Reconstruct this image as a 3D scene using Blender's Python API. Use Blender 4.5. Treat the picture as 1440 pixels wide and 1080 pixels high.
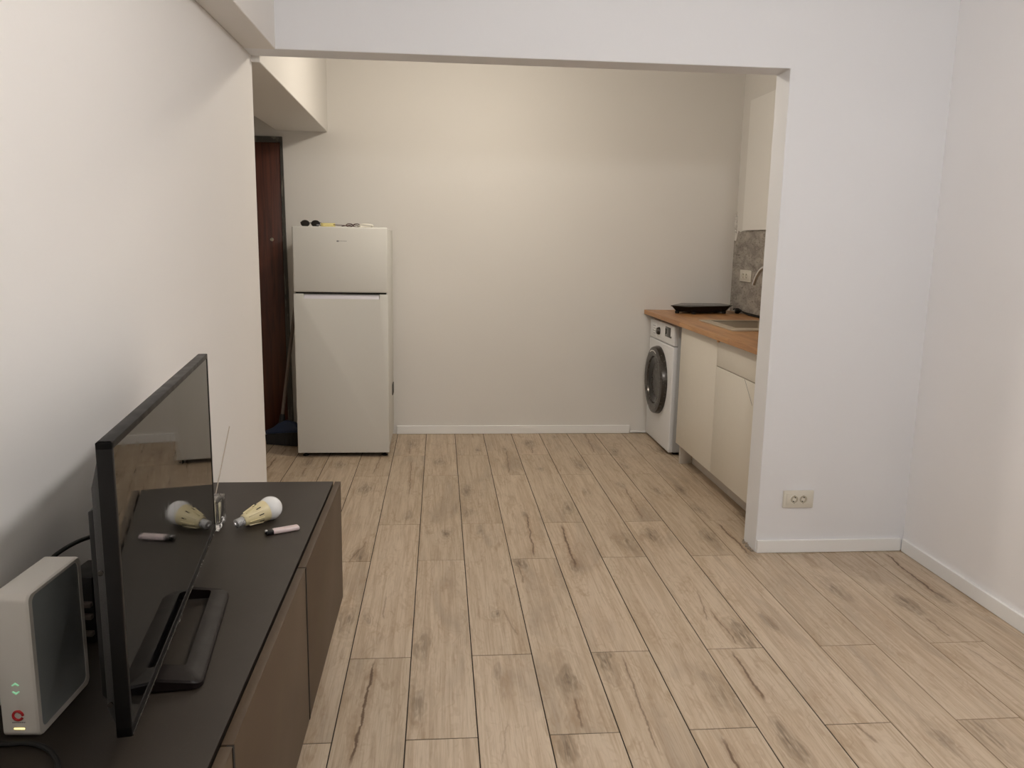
import bpy, bmesh, math, random
from mathutils import Vector, Matrix
random.seed(7)
scene = bpy.context.scene
C = scene.collection
for o in list(bpy.data.objects):
    bpy.data.objects.remove(o)

# ------------------------------------------------------------------ camera
F_PX, YAW, PITCH, ROLL, CAM_H = 1139.3, -0.0904875, 0.17584, 0.0179238, 1.37
def cam_matrix():
    cy, sy = math.cos(YAW), math.sin(YAW); cp, sp = math.cos(PITCH), math.sin(PITCH); cr, sr = math.cos(ROLL), math.sin(ROLL)
    base = Matrix(((1,0,0),(0,0,-1),(0,1,0)))
    Rz = Matrix(((cy,sy,0),(-sy,cy,0),(0,0,1)))
    Rp = Matrix(((1,0,0),(0,cp,-sp),(0,sp,cp)))
    Rr = Matrix(((cr,-sr,0),(sr,cr,0),(0,0,1)))
    Rm = Rr @ Rp @ base @ Rz
    Rb = Matrix(((1,0,0),(0,-1,0),(0,0,-1))) @ Rm
    return Matrix.Translation((0,0,CAM_H)) @ Rb.transposed().to_4x4()
cam = bpy.data.cameras.new('camera'); cam_o = bpy.data.objects.new('camera', cam); C.objects.link(cam_o)
cam.sensor_width = 36; cam.lens = F_PX/1440*36; cam.clip_start = 0.02
cam_o.matrix_world = cam_matrix(); scene.camera = cam_o

# ------------------------------------------------------------------ world, light levels, exposure
w = bpy.data.worlds.new('world'); scene.world = w; w.use_nodes = True
w.node_tree.nodes['Background'].inputs[0].default_value = (0.02,0.02,0.022,1)
w.node_tree.nodes['Background'].inputs[1].default_value = 0.5
LIVING_LAMP = dict(loc=(0.77,1.12,2.24), color=(1.0,0.968,0.947), watts=48.5)
KITCHEN_LAMP = dict(loc=(0.24,4.38,2.46), color=(1.0,0.905,0.774), watts=23.3)
vs = scene.view_settings
vs.view_transform = 'Standard'; vs.look = 'None'; vs.gamma = 1; vs.use_curve_mapping = False
vs.exposure = 0.0

# ------------------------------------------------------------------ node helpers
def srgb(r, g, b):
    f = lambda c: (c/255/12.92) if c/255 <= .04045 else ((c/255+.055)/1.055)**2.4
    return (f(r), f(g), f(b), 1)
class NT:
    def __init__(s, name):
        m = bpy.data.materials.new(name); m.use_nodes = True
        s.m = m; s.t = m.node_tree; s.b = s.t.nodes['Principled BSDF']
    def n(s, kind, **kw):
        nd = s.t.nodes.new(kind)
        for k, v in kw.items(): setattr(nd, k, v)
        return nd
    def l(s, a, b): s.t.links.new(a, b)
    def val(s, sock, v):
        if hasattr(v, 'is_output'): s.l(v, sock)
        else: sock.default_value = v
    def math(s, op, a, b=0.0, c=0.0, clamp=False):
        nd = s.n('ShaderNodeMath', operation=op, use_clamp=clamp)
        s.val(nd.inputs[0], a); s.val(nd.inputs[1], b); s.val(nd.inputs[2], c)
        return nd.outputs[0]
    def noise(s, vec, scale=5, detail=4, rough=.55, dist=0.0):
        nd = s.n('ShaderNodeTexNoise'); s.l(vec, nd.inputs['Vector'])
        nd.inputs['Scale'].default_value = scale; nd.inputs['Detail'].default_value = detail
        nd.inputs['Roughness'].default_value = rough; nd.inputs['Distortion'].default_value = dist
        return nd.outputs[0]
    def mapr(s, v, a, b, c=0.0, d=1.0, smooth=True):
        nd = s.n('ShaderNodeMapRange', interpolation_type='SMOOTHSTEP' if smooth else 'LINEAR')
        s.val(nd.inputs[0], v)
        for i, k in enumerate((a,b,c,d)): s.val(nd.inputs[i+1], k)
        return nd.outputs[0]
    def mix(s, f, a, b, mode='MIX'):
        nd = s.n('ShaderNodeMix', data_type='RGBA', blend_type=mode)
        s.val(nd.inputs[0], f); s.val(nd.inputs[6], a); s.val(nd.inputs[7], b)
        return nd.outputs[2]
    def bump(s, h, strength=.1, dist=.01):
        nd = s.n('ShaderNodeBump'); s.l(h, nd.inputs['Height'])
        nd.inputs['Strength'].default_value = strength; nd.inputs['Distance'].default_value = dist
        s.l(nd.outputs[0], s.b.inputs['Normal'])
    def obj(s): return s.n('ShaderNodeTexCoord').outputs['Object']
    def scaled(s, vec, sc, add=None):
        nd = s.n('ShaderNodeVectorMath', operation='MULTIPLY'); s.l(vec, nd.inputs[0]); nd.inputs[1].default_value = sc
        out = nd.outputs[0]
        if add is not None:
            n2 = s.n('ShaderNodeVectorMath', operation='ADD'); s.l(out, n2.inputs[0]); s.l(add, n2.inputs[1]); out = n2.outputs[0]
        return out

def plain(name, col, rough=.5, metal=0.0, spec=.5, grain=0.0, gscale=200, coat=0.0):
    k = NT(name); k.b.inputs['Base Color'].default_value = col
    k.b.inputs['Roughness'].default_value = rough; k.b.inputs['Metallic'].default_value = metal
    k.b.inputs['Specular IOR Level'].default_value = spec; k.b.inputs['Coat Weight'].default_value = coat
    v = k.obj(); nz = k.noise(v, gscale if grain else 30, 3)
    r = k.mapr(nz, .3, .7, max(0, rough-.04), min(1, rough+.04)); k.l(r, k.b.inputs['Roughness'])
    if grain: k.bump(nz, grain, .002)
    return k.m
def emit(name, col, strength):
    k = NT(name); k.b.inputs['Base Color'].default_value = (.8,.8,.8,1)
    k.b.inputs['Emission Color'].default_value = (*col[:3],1); k.b.inputs['Emission Strength'].default_value = strength
    return k.m

def wall_paint(name, col, rough=.75, bump=.12):
    k = NT(name); v = k.obj()
    big = k.noise(v, 1.3, 1); fine = k.noise(v, 140, 1); mid = k.noise(v, 9, 2)
    c = k.mix(k.mapr(big, .35, .65, 0, .5), col, tuple(x*.965 for x in col[:3])+(1,))
    k.l(c, k.b.inputs['Base Color']); k.b.inputs['Roughness'].default_value = rough
    h = k.math('ADD', k.math('MULTIPLY', fine, .25), mid)
    k.bump(h, bump, .004)
    return k.m

def plank_mat():
    k = NT('wood_look_tile'); v = k.obj()
    rnd = k.n('ShaderNodeObjectInfo').outputs['Random']
    comb = k.n('ShaderNodeCombineXYZ')
    k.l(k.math('MULTIPLY', rnd, 37.0), comb.inputs[0]); k.l(k.math('MULTIPLY', rnd, 91.0), comb.inputs[1]); k.l(k.math('MULTIPLY', rnd, 13.0), comb.inputs[2])
    off = comb.outputs[0]
    sep = k.n('ShaderNodeSeparateXYZ'); k.l(v, sep.inputs[0]); X, Y = sep.outputs[0], sep.outputs[1]
    r2 = k.math('FRACT', k.math('MULTIPLY', rnd, 17.31)); r3 = k.math('FRACT', k.math('MULTIPLY', rnd, 53.77))
    # large cloudy patches, long grain, fine pores
    blot = k.noise(k.scaled(v, (7,1.7,1), off), 1, 4, .55, .6)
    blot2 = k.noise(k.scaled(v, (13,3.2,1), off), 1.3, 3, .5, 1.2)
    grain = k.noise(k.scaled(v, (42,2.0,1), off), 1, 5, .6, .8)
    fine = k.noise(k.scaled(v, (230,6,1), off), 1, 4, .65, .3)
    light = srgb(203,186,164); mid = srgb(184,164,140); grey = srgb(156,141,124); dark = srgb(112,91,72)
    c = k.mix(k.mapr(grain, .38, .66), light, mid)
    c = k.mix(k.mapr(blot, .50, .76, 0, .62), c, grey)
    c = k.mix(k.mapr(blot2, .56, .74, 0, .55), c, srgb(164,140,112))
    c = k.mix(k.mapr(fine, .46, .72, 0, .34), c, srgb(140,120,98))
    # knots and cracks of the tile print: each plank object carries their local positions
    def attr(name):
        a = k.n('ShaderNodeAttribute', attribute_type='OBJECT', attribute_name=name)
        sp = k.n('ShaderNodeSeparateXYZ'); k.l(a.outputs['Vector'], sp.inputs[0]); return sp.outputs
    wob = k.math('SUBTRACT', k.noise(k.scaled(v, (24,10,1), off), 1, 3, .6, .4), .5)
    wob2 = k.math('SUBTRACT', k.noise(k.scaled(v, (70,30,1), off), 1, 3, .6, .3), .5)
    warp = k.math('SUBTRACT', k.noise(k.scaled(v, (11,5,1), off), 1.6, 2, .5), .5)
    warp2 = k.math('SUBTRACT', k.noise(k.scaled(v, (9,4,3), off), 2.1, 2, .5), .5)
    streak = k.math('ADD', .25, k.mapr(k.noise(k.scaled(v, (95,9,1), off), 1, 3, .6, .8), .35, .65))
    # wavy annual figure flowing along the plank
    fig = k.math('SINE', k.math('ADD', k.math('MULTIPLY', k.math('ADD', X, k.math('MULTIPLY', warp, .22)), 190.0), k.math('MULTIPLY', warp2, 5.0)))
    c = k.mix(k.math('MULTIPLY', k.mapr(fig, .1, 1.0, 0, .22), k.mapr(blot2, .40, .62)), c, srgb(152,126,99))
    for nm in ('knot_a', 'knot_b'):
        p = attr(nm); st = attr(nm+'_look')
        dx = k.math('ADD', k.math('SUBTRACT', X, p[0]), k.math('MULTIPLY', warp, .055))
        dy = k.math('MULTIPLY', k.math('ADD', k.math('SUBTRACT', Y, p[1]), k.math('MULTIPLY', warp2, .16)), .34)
        d = k.math('SQRT', k.math('ADD', k.math('MULTIPLY', dx, dx), k.math('MULTIPLY', dy, dy)))
        d = k.math('ADD', k.math('DIVIDE', d, p[2]), k.math('MULTIPLY', wob, 1.5))
        rings = k.math('MULTIPLY', k.math('ADD', k.math('SINE', k.math('MULTIPLY', d, 11.0)), 1.0), .5)
        rm = k.math('MULTIPLY', k.math('MULTIPLY', rings, k.mapr(d, 2.8, .5, 0, .50)), st[0])
        c = k.mix(rm, c, srgb(146,124,100))
        c = k.mix(k.math('MULTIPLY', k.math('MULTIPLY', k.mapr(d, 1.5, .1, 0, .95), streak), st[0], clamp=True), c, srgb(116,100,82))
        c = k.mix(k.math('MULTIPLY', k.math('MULTIPLY', k.mapr(d, .45, -.15, 0, .7), streak), st[0], clamp=True), c, srgb(88,71,56))
    cvy = k.n('ShaderNodeCombineXYZ'); k.l(k.math('ADD', k.math('MULTIPLY', Y, 7.0), k.math('MULTIPLY', rnd, 71.0)), cvy.inputs[0])
    path = k.math('SUBTRACT', k.noise(cvy.outputs[0], 1, 4, .6), .5)
    for nm in ('crack_a', 'crack_b'):
        p = attr(nm); q_ = attr(nm+'_run'); st = attr(nm+'_look')      # p: x0, x1, width   q: y0, y1
        tt = k.math('DIVIDE', k.math('SUBTRACT', Y, q_[0]), k.math('MAXIMUM', k.math('SUBTRACT', q_[1], q_[0]), .001))
        cen = k.math('ADD', k.math('ADD', p[0], k.math('MULTIPLY', k.math('SUBTRACT', p[1], p[0]), tt)), k.math('MULTIPLY', path, .045))
        d = k.math('DIVIDE', k.math('ABSOLUTE', k.math('SUBTRACT', X, cen)), k.math('MULTIPLY', p[2], k.math('ADD', 1.0, k.math('MULTIPLY', wob2, 3.0))))
        inside = k.math('MULTIPLY', k.mapr(tt, -.04, .10), k.mapr(tt, 1.04, .86))
        halo = k.math('MULTIPLY', k.mapr(d, 5.5, .6, 0, .50), k.math('ADD', .75, wob))
        core = k.mapr(d, 1.15, .25)
        c = k.mix(k.math('MULTIPLY', k.math('MULTIPLY', halo, inside), st[0], clamp=True), c, srgb(150,122,94))
        c = k.mix(k.math('MULTIPLY', k.math('MULTIPLY', core, inside), st[0], clamp=True), c, srgb(100,76,55))
    # tile to tile tint
    tint = k.mix(r3, (.93,.92,.90,1), (1.04,1.03,1.02,1))
    c = k.mix(1.0, c, tint, 'MULTIPLY')
    k.l(c, k.b.inputs['Base Color'])
    k.l(k.mapr(fine, .3, .7, .42, .54), k.b.inputs['Roughness']); k.b.inputs['Specular IOR Level'].default_value = .4
    k.bump(k.math('ADD', fine, grain), .06, .002)
    return k.m

def grout_mat():
    k = NT('tile_grout'); v = k.obj()
    sep = k.n('ShaderNodeSeparateXYZ'); k.l(v, sep.inputs[0])
    nz = k.noise(v, 3, 3)
    m = k.mapr(k.math('ADD', sep.outputs[0], k.math('MULTIPLY', nz, .2)), 1.28, 1.48)
    c = k.mix(m, srgb(44,36,29), srgb(134,116,97))
    k.l(c, k.b.inputs['Base Color']); k.b.inputs['Roughness'].default_value = .9
    return k.m

def butcher_mat():
    k = NT('oiled_wood_worktop'); v = k.obj()
    br = k.n('ShaderNodeTexBrick'); 
    mp = k.n('ShaderNodeMapping'); k.l(v, mp.inputs[0]); mp.inputs['Rotation'].default_value = (0,0,math.pi/2)
    k.l(mp.outputs[0], br.inputs['Vector']); br.inputs['Scale'].default_value = 1
    br.inputs['Brick Width'].default_value = .42; br.inputs['Row Height'].default_value = .042; br.inputs['Mortar Size'].default_value = .0006
    br.inputs['Color1'].default_value = (0,0,0,1); br.inputs['Color2'].default_value = (1,1,1,1); br.inputs['Mortar'].default_value = (.3,.3,.3,1)
    g = k.noise(k.scaled(v, (60,5,60)), 1, 4, .6, .5)
    c = k.mix(br.outputs[0], srgb(172,122,76), srgb(196,146,94))
    c = k.mix(k.mapr(g, .4, .7, 0, .5), c, srgb(140,92,52))
    k.l(c, k.b.inputs['Base Color']); k.b.inputs['Roughness'].default_value = .38
    k.bump(g, .05, .001)
    return k.m

def cement_mat():
    k = NT('bare_cement'); v = k.obj()
    a = k.noise(k.scaled(v, (1,6,13)), 1, 5, .65, .8); b = k.noise(k.scaled(v, (1,24,62)), 1, 4, .7, .6); d = k.noise(k.scaled(v, (1,10,22)), 1.4, 4, .6, 1.5)
    c = k.mix(k.mapr(a, .3, .7), srgb(140,134,127), srgb(184,177,168))
    c = k.mix(k.mapr(b, .52, .70, 0, .8), c, srgb(100,94,87))
    c = k.mix(k.mapr(d, .62, .70, 0, .75), c, srgb(190,184,174))
    c = k.mix(k.mapr(d, .36, .28, 0, .7), c, srgb(60,55,50))
    k.l(c, k.b.inputs['Base Color']); k.b.inputs['Roughness'].default_value = .95
    k.bump(k.math('ADD', a, b), .7, .006)
    return k.m

def door_mat():
    k = NT('brown_door_veneer'); v = k.obj()
    g = k.noise(k.scaled(v, (30,30,1.6)), 1, 5, .6, 1.2)
    c = k.mix(k.mapr(g, .3, .7), srgb(92,46,28), srgb(64,30,19))
    k.l(c, k.b.inputs['Base Color']); k.b.inputs['Roughness'].default_value = .42
    k.bump(g, .06, .001)
    return k.m
def scuffed_metal():
    k = NT('scuffed_grey_metal'); v = k.obj()
    g = k.noise(k.scaled(v, (20,20,5)), 1, 5, .7, 1.0)
    c = k.mix(k.mapr(g, .55, .66, 0, .8), srgb(70,68,64), srgb(132,126,116))
    k.l(c, k.b.inputs['Base Color']); k.b.inputs['Roughness'].default_value = .6
    return k.m
def lam_mat(name, c0, c1):
    k = NT(name); v = k.obj()
    f = k.noise(v, 420, 2); g = k.noise(v, 5, 4)
    c = k.mix(k.mapr(g, .35, .65), c0, c1)
    c = k.mix(k.mapr(f, .62, .72, 0, .18), c, srgb(86,78,68))
    k.l(c, k.b.inputs['Base Color']); k.b.inputs['Roughness'].default_value = .52; k.b.inputs['Specular IOR Level'].default_value = .4
    k.bump(f, .12, .0006)
    return k.m
def glass_mat(name, col=(1,1,1,1), rough=0.0):
    k = NT(name); k.b.inputs['Base Color'].default_value = col; k.b.inputs['Transmission Weight'].default_value = 1
    k.b.inputs['Roughness'].default_value = rough; k.b.inputs['IOR'].default_value = 1.47
    return k.m

M = dict(
    wall=wall_paint('white_wall_paint', srgb(232,229,225)),
    wallr=wall_paint('light_lifted_wall_paint', srgb(247,246,247)),  # right wall: colour lifted in place of light, softens the corner shading
    wallc=wall_paint('cool_white_wall_paint', srgb(236,237,240)),
    kwall=wall_paint('kitchen_wall_paint', srgb(230,227,222), .7, .2),
    panelwall=wall_paint('fresh_white_plasterboard', srgb(240,238,234), .7, .06),
    ceil=wall_paint('ceiling_paint', srgb(236,235,233)),
    plank=plank_mat(), grout=grout_mat(), butcher=butcher_mat(), cement=cement_mat(), door=door_mat(), jamb=scuffed_metal(), lam=lam_mat('anthracite_laminate', srgb(43,36,29), srgb(47,40,33)), lamf=lam_mat('taupe_laminate', srgb(74,59,44), srgb(79,64,48)),
    base=plain('white_skirting', srgb(245,245,244), .45),
    crumb=plain('broken_plaster', srgb(150,138,122), .95, grain=.8, gscale=60),
    white_app=plain('white_enamel', srgb(222,221,215), .58, spec=.4),
    white_wm=plain('white_enamel_glossy', srgb(232,233,235), .42),
    grey_side=plain('grey_side_metal', srgb(196,199,202), .4),
    handle=plain('pale_lilac_plastic', srgb(226,224,232), .35),
    black=plain('black_plastic', srgb(17,16,16), .45, spec=.3),
    blackm=plain('matte_black_plastic', srgb(19,18,18), .6),
    tvback=plain('charcoal_plastic', srgb(44,43,42), .55, grain=.1, gscale=400),
    standm=plain('dark_brown_plastic', srgb(22,16,15), .45, spec=.18),
    rubber=plain('black_rubber', srgb(14,13,13), .6),
    doorgl=plain('smoked_door_glass', srgb(30,28,26), .08),
    ringm=plain('dark_grey_chrome', srgb(74,70,66), .25, .6),
    cab=plain('cream_white_lacquer', srgb(226,220,208), .4),
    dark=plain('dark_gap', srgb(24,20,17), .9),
    kick=plain('plinth_board', srgb(214,208,200), .5),
    sink=plain('beige_granite_composite', srgb(176,162,142), .55, grain=.2, gscale=500),
    chrome=plain('chrome', srgb(214,214,216), .12, 1.0),
    socket=plain('ivory_socket_plastic', srgb(224,220,208), .4),
    hole=plain('dark_socket_hole', srgb(26,22,18), .8),
    brass=plain('contact_metal', srgb(170,165,150), .3, .9),
    globe=plain('opal_white_plastic', srgb(238,238,236), .18),
    ivory=plain('ivory_bulb_body', srgb(226,212,168), .4),
    steel=plain('threaded_steel', srgb(220,220,220), .3, .55),
    pinkw=plain('pale_pink_plastic', srgb(226,208,206), .3),
    router=plain('off_white_plastic', srgb(224,220,212), .38),
    routerg=plain('slate_grey_plastic', srgb(150,156,156), .42),
    red=plain('red_print', srgb(196,40,44), .4),
    greyp=plain('grey_print', srgb(120,120,122), .5),
    blue=plain('navy_broom_plastic', srgb(22,42,76), .4),
    bristle=plain('dark_bristles', srgb(42,40,40), .9),
    stick=plain('grey_painted_tube', srgb(112,100,92), .45),
    yellow=plain('yellow_plastic', srgb(226,212,142), .45),
    brownp=plain('brown_tortoise_plastic', srgb(72,36,32), .3),
    whitep=plain('white_plastic', srgb(238,234,224), .4),
    cord=plain('white_cord', srgb(220,218,214), .5),
    screen=plain('glossy_black_screen', srgb(10,10,10), .045),
    glass=glass_mat('clear_glass'),
    led_g=emit('green_status_light', (.10,.75,.30), .55),
    led_y=emit('yellow_status_light', (1.0,.80,.25), 1.6),
)
M['rod'] = plain('dull_tan_wire', srgb(176,164,150), .5)
M['liquid'] = plain('pale_yellow_wax', srgb(226,220,188), .35)
M['hobtop'] = plain('dark_glass_ceramic', srgb(40,38,36), .2)
M['lens'] = plain('dark_sunglass_lens', srgb(26,24,22), .08)

# ------------------------------------------------------------------ mesh helpers
class MB:
    def __init__(s): s.bm = bmesh.new()
    def _join(s, t, mat=None):
        if mat is not None: bmesh.ops.transform(t, matrix=mat, verts=t.verts)
        me = bpy.data.meshes.new('t'); t.to_mesh(me); t.free(); s.bm.from_mesh(me); bpy.data.meshes.remove(me)
        return s
    def box(s, x0, x1, y0, y1, z0, z1, bev=0.0, seg=2, mat=None):
        t = bmesh.new(); bmesh.ops.create_cube(t, size=1)
        for v in t.verts: v.co = Vector((x0+(v.co.x+.5)*(x1-x0), y0+(v.co.y+.5)*(y1-y0), z0+(v.co.z+.5)*(z1-z0)))
        if bev: bmesh.ops.bevel(t, geom=list(t.edges), offset=bev, segments=seg, profile=.5, affect='EDGES')
        return s._join(t, mat)
    def prism(s, poly, h0, h1, axis='z', bev=0.0, seg=2, mat=None):
        t = bmesh.new()
        mk = {'z': lambda a,b,h: (a,b,h), 'y': lambda a,b,h: (a,h,b), 'x': lambda a,b,h: (h,a,b)}[axis]
        lo = [t.verts.new(mk(a,b,h0)) for a,b in poly]; hi = [t.verts.new(mk(a,b,h1)) for a,b in poly]
        n = len(poly); t.faces.new(lo); t.faces.new(hi)
        for i in range(n): t.faces.new((lo[i], lo[(i+1)%n], hi[(i+1)%n], hi[i]))
        bmesh.ops.recalc_face_normals(t, faces=t.faces)
        if bev: bmesh.ops.bevel(t, geom=list(t.edges), offset=bev, segments=seg, profile=.5, affect='EDGES')
        return s._join(t, mat)
    def lathe(s, prof, p0=(0,0,0), axis=(0,0,1), n=32):
        """prof: (r, h) pairs along axis from p0"""
        t = bmesh.new(); ax = Vector(axis).normalized(); q = Vector((0,0,1)).rotation_difference(ax).to_matrix(); p0 = Vector(p0)
        rings = []
        for r, h in prof:
            if r < 1e-6: rings.append([t.verts.new(p0 + q @ Vector((0,0,h)))])
            else: rings.append([t.verts.new(p0 + q @ Vector((r*math.cos(2*math.pi*i/n), r*math.sin(2*math.pi*i/n), h))) for i in range(n)])
        for a, b in zip(rings, rings[1:]):
            for i in range(n):
                j = (i+1) % n
                if len(a) == 1 and len(b) == 1: continue
                if len(a) == 1: t.faces.new((a[0], b[i], b[j]))
                elif len(b) == 1: t.faces.new((a[i], a[j], b[0]))
                else: t.faces.new((a[i], a[j], b[j], b[i]))
        for rg in (rings[0], rings[-1]):
            if len(rg) > 1: t.faces.new(rg)
        bmesh.ops.recalc_face_normals(t, faces=t.faces)
        return s._join(t)
    def tube(s, pts, r, n=10, smooth=True):
        P = [Vector(p) for p in pts]
        if smooth and len(P) > 2:
            Q = []
            for i in range(len(P)-1):
                a, b, c, d = P[max(i-1,0)], P[i], P[i+1], P[min(i+2,len(P)-1)]
                for k in range(8):
                    u = k/8; Q.append(.5*((2*b)+(-a+c)*u+(2*a-5*b+4*c-d)*u*u+(-a+3*b-3*c+d)*u**3))
            Q.append(P[-1]); P = Q
        t = bmesh.new(); rings = []; up = Vector((0,0,1)); prev = None
        for i, p in enumerate(P):
            d = (P[min(i+1,len(P)-1)] - P[max(i-1,0)]).normalized()
            x = (prev - d*prev.dot(d)) if prev is not None else d.cross(up if abs(d.z) < .95 else Vector((1,0,0)))
            x.normalize(); prev = x; y = d.cross(x)
            rr = r(i/(len(P)-1)) if callable(r) else r
            rings.append([t.verts.new(p + (x*math.cos(2*math.pi*k/n) + y*math.sin(2*math.pi*k/n))*rr) for k in range(n)])
        for a, b in zip(rings, rings[1:]):
            for k in range(n): t.faces.new((a[k], a[(k+1)%n], b[(k+1)%n], b[k]))
        t.faces.new(rings[0]); t.faces.new(rings[-1])
        bmesh.ops.recalc_face_normals(t, faces=t.faces)
        return s._join(t)
    def build(s, name, mat, parent=None, world=True, smooth=True):
        """world=True: geometry was given in world coordinates; shift it into the parent's frame"""
        if parent is not None and world:
            bmesh.ops.translate(s.bm, vec=-root_loc(parent), verts=s.bm.verts)
        me = bpy.data.meshes.new(name); s.bm.to_mesh(me); s.bm.free()
        me.materials.append(mat)
        if smooth: me.shade_smooth(); me.set_sharp_from_angle(angle=math.radians(32))
        o = bpy.data.objects.new(name, me); C.objects.link(o); o.parent = parent
        return o
def root_loc(o):
    v = Vector(o.location)
    while o.parent is not None: o = o.parent; v += o.location
    return v
def tag(o, label=None, cat=None, group=None, kind=None):
    for k, v in (('label',label),('category',cat),('group',group),('kind',kind)):
        if v: o[k] = v
    return o
def thing(name, label, cat, loc, rz=0.0, group=None):
    o = bpy.data.objects.new(name, None); C.objects.link(o); o.location = loc; o.rotation_euler = (0,0,rz); o.empty_display_size = .05
    return tag(o, label, cat, group)
def centre(o):
    """move a one-mesh thing's origin to the middle of its base"""
    vs_ = [v.co for v in o.data.vertices]
    c = Vector(((min(v.x for v in vs_)+max(v.x for v in vs_))/2, (min(v.y for v in vs_)+max(v.y for v in vs_))/2, min(v.z for v in vs_)))
    o.data.transform(Matrix.Translation(-c)); o.location = c
    return o
def struct(name, mb, mat, label, cat=None, smooth=False):
    o = mb.build(name, mat, smooth=smooth); tag(o, label, cat, kind='structure'); return o

# ------------------------------------------------------------------ setting
XL, XR, XRK = -0.752, 2.116, 2.077           # living left wall, living right wall, kitchen right wall
YN, YP0, YP1, YB = -1.30, 3.36, 3.50, 5.655  # wall behind the viewer, partition front/back, kitchen back wall
XH = -2.05                                   # far side of the hallway
SOF, CEIL = 2.077, 2.65
GZ = -0.0016
fl = struct('floor', MB().box(XH-.1, XR+.1, YN-.1, YB+.1, -.12, GZ), M['grout'], 'floor of pale wood-look porcelain plank tiles with thin joints', 'floor')
PW, PL, GAP, X0 = 0.2015, 1.278, 0.0034, 0.109
def plank_mesh(xa, xb, ya, yb):
    c, t = .0009, .007
    v = [(xa,ya,-t),(xb,ya,-t),(xb,yb,-t),(xa,yb,-t),(xa,ya,-c),(xb,ya,-c),(xb,yb,-c),(xa,yb,-c),(xa+c,ya+c,0),(xb-c,ya+c,0),(xb-c,yb-c,0),(xa+c,yb-c,0)]
    f = [(0,3,2,1),(8,9,10,11)]
    for i in range(4):
        j = (i+1) % 4; f += [(i,j,4+j,4+i),(4+i,4+j,8+j,8+i)]
    me = bpy.data.meshes.new('plank'); me.from_pydata(v, [], f); me.materials.append(M['plank']); me.update()
    return me
# the tiles' printed cracks (x0, x1, y0, y1, width, strength) and knots (x, y, radius, strength), by column and row, in tile coordinates
PRINT = {
    (-3, 0): ([], [(0.062, 0.103, 0.035, 0.55)]),
    (-3, 1): ([(0.005, 0.065, -0.659, -0.395, 0.0035, 0.5)], [(0.054, -0.589, 0.035, 0.6), (-0.013, 0.398, 0.035, 0.6)]),
    (-2, -1): ([(-0.038, -0.016, 0.083, 0.627, 0.0055, 0.95)], []),
    (-2, 0): ([(-0.007, -0.016, -0.357, -0.164, 0.004, 0.4)], [(-0.076, -0.341, 0.02, 0.5)]),
    (-2, 1): ([(0.029, 0.021, -0.19, 0.549, 0.0035, 0.55)], [(0.043, -0.497, 0.018, 0.6)]),
    (-1, 0): ([], [(-0.07, -0.128, 0.035, 0.55), (-0.072, -0.462, 0.035, 0.4)]),
    (-1, 1): ([], [(0.035, -0.305, 0.025, 0.55)]),
    (-1, 2): ([], [(-0.002, -0.319, 0.035, 0.55)]),
    (0, -1): ([(-0.042, -0.012, 0.058, 0.264, 0.003, 0.25)], [(-0.021, 0.551, 0.02, 0.45)]),
    (0, 0): ([(0.066, 0.027, -0.506, -0.3, 0.004, 0.35)], [(0.004, -0.339, 0.022, 0.55), (-0.011, 0.535, 0.03, 0.4)]),
    (1, 0): ([(0.001, -0.001, -0.614, -0.454, 0.005, 0.6), (-0.07, -0.073, 0.384, 0.568, 0.004, 0.5)], [(-0.063, 0.593, 0.03, 0.75), (-0.002, -0.332, 0.04, 0.65)]),
    (1, 1): ([(0.004, 0.032, -0.615, -0.056, 0.0045, 0.8)], [(0.027, -0.056, 0.018, 0.6)]),
    (2, -1): ([(-0.015, -0.001, 0.087, 0.616, 0.0035, 0.6)], [(-0.064, 0.577, 0.032, 0.8)]),
    (2, 0): ([(-0.033, -0.018, 0.08, 0.61, 0.006, 0.9)], [(-0.038, 0.094, 0.022, 0.75)]),
    (3, 0): ([], [(0.065, -0.445, 0.045, 0.45)]),
    (4, -1): ([(-0.025, -0.019, 0.319, 0.617, 0.0055, 0.8)], [(-0.036, 0.101, 0.026, 0.75)]),
    (4, 0): ([(0.016, 0.011, -0.613, -0.34, 0.0035, 0.6), (-0.026, 0.014, -0.435, -0.17, 0.003, 0.5)], [(0.063, -0.549, 0.035, 0.75), (-0.009, 0.438, 0.035, 0.6)]),
    (5, -1): ([(0.006, -0.012, 0.544, 0.672, 0.006, 0.5)], []),
    (5, 0): ([], [(-0.005, -0.012, 0.02, 0.55)]),
    (6, -1): ([], [(0.003, 0.096, 0.03, 0.5)]),
    (6, 0): ([(-0.034, -0.037, 0.179, 0.603, 0.006, 0.8)], [(-0.024, 0.16, 0.025, 0.6)]),
    (7, -1): ([], [(-0.047, 0.562, 0.06, 0.4)]),
    (7, 0): ([], [(-0.019, 0.278, 0.05, 0.45)]),
    (8, -1): ([(0.041, 0.007, 0.37, 0.62, 0.004, 0.4)], []),
    (9, 0): ([(-0.035, -0.009, 0.192, 0.636, 0.006, 0.9)], [(-0.036, 0.174, 0.022, 0.8)]),
}

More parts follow.
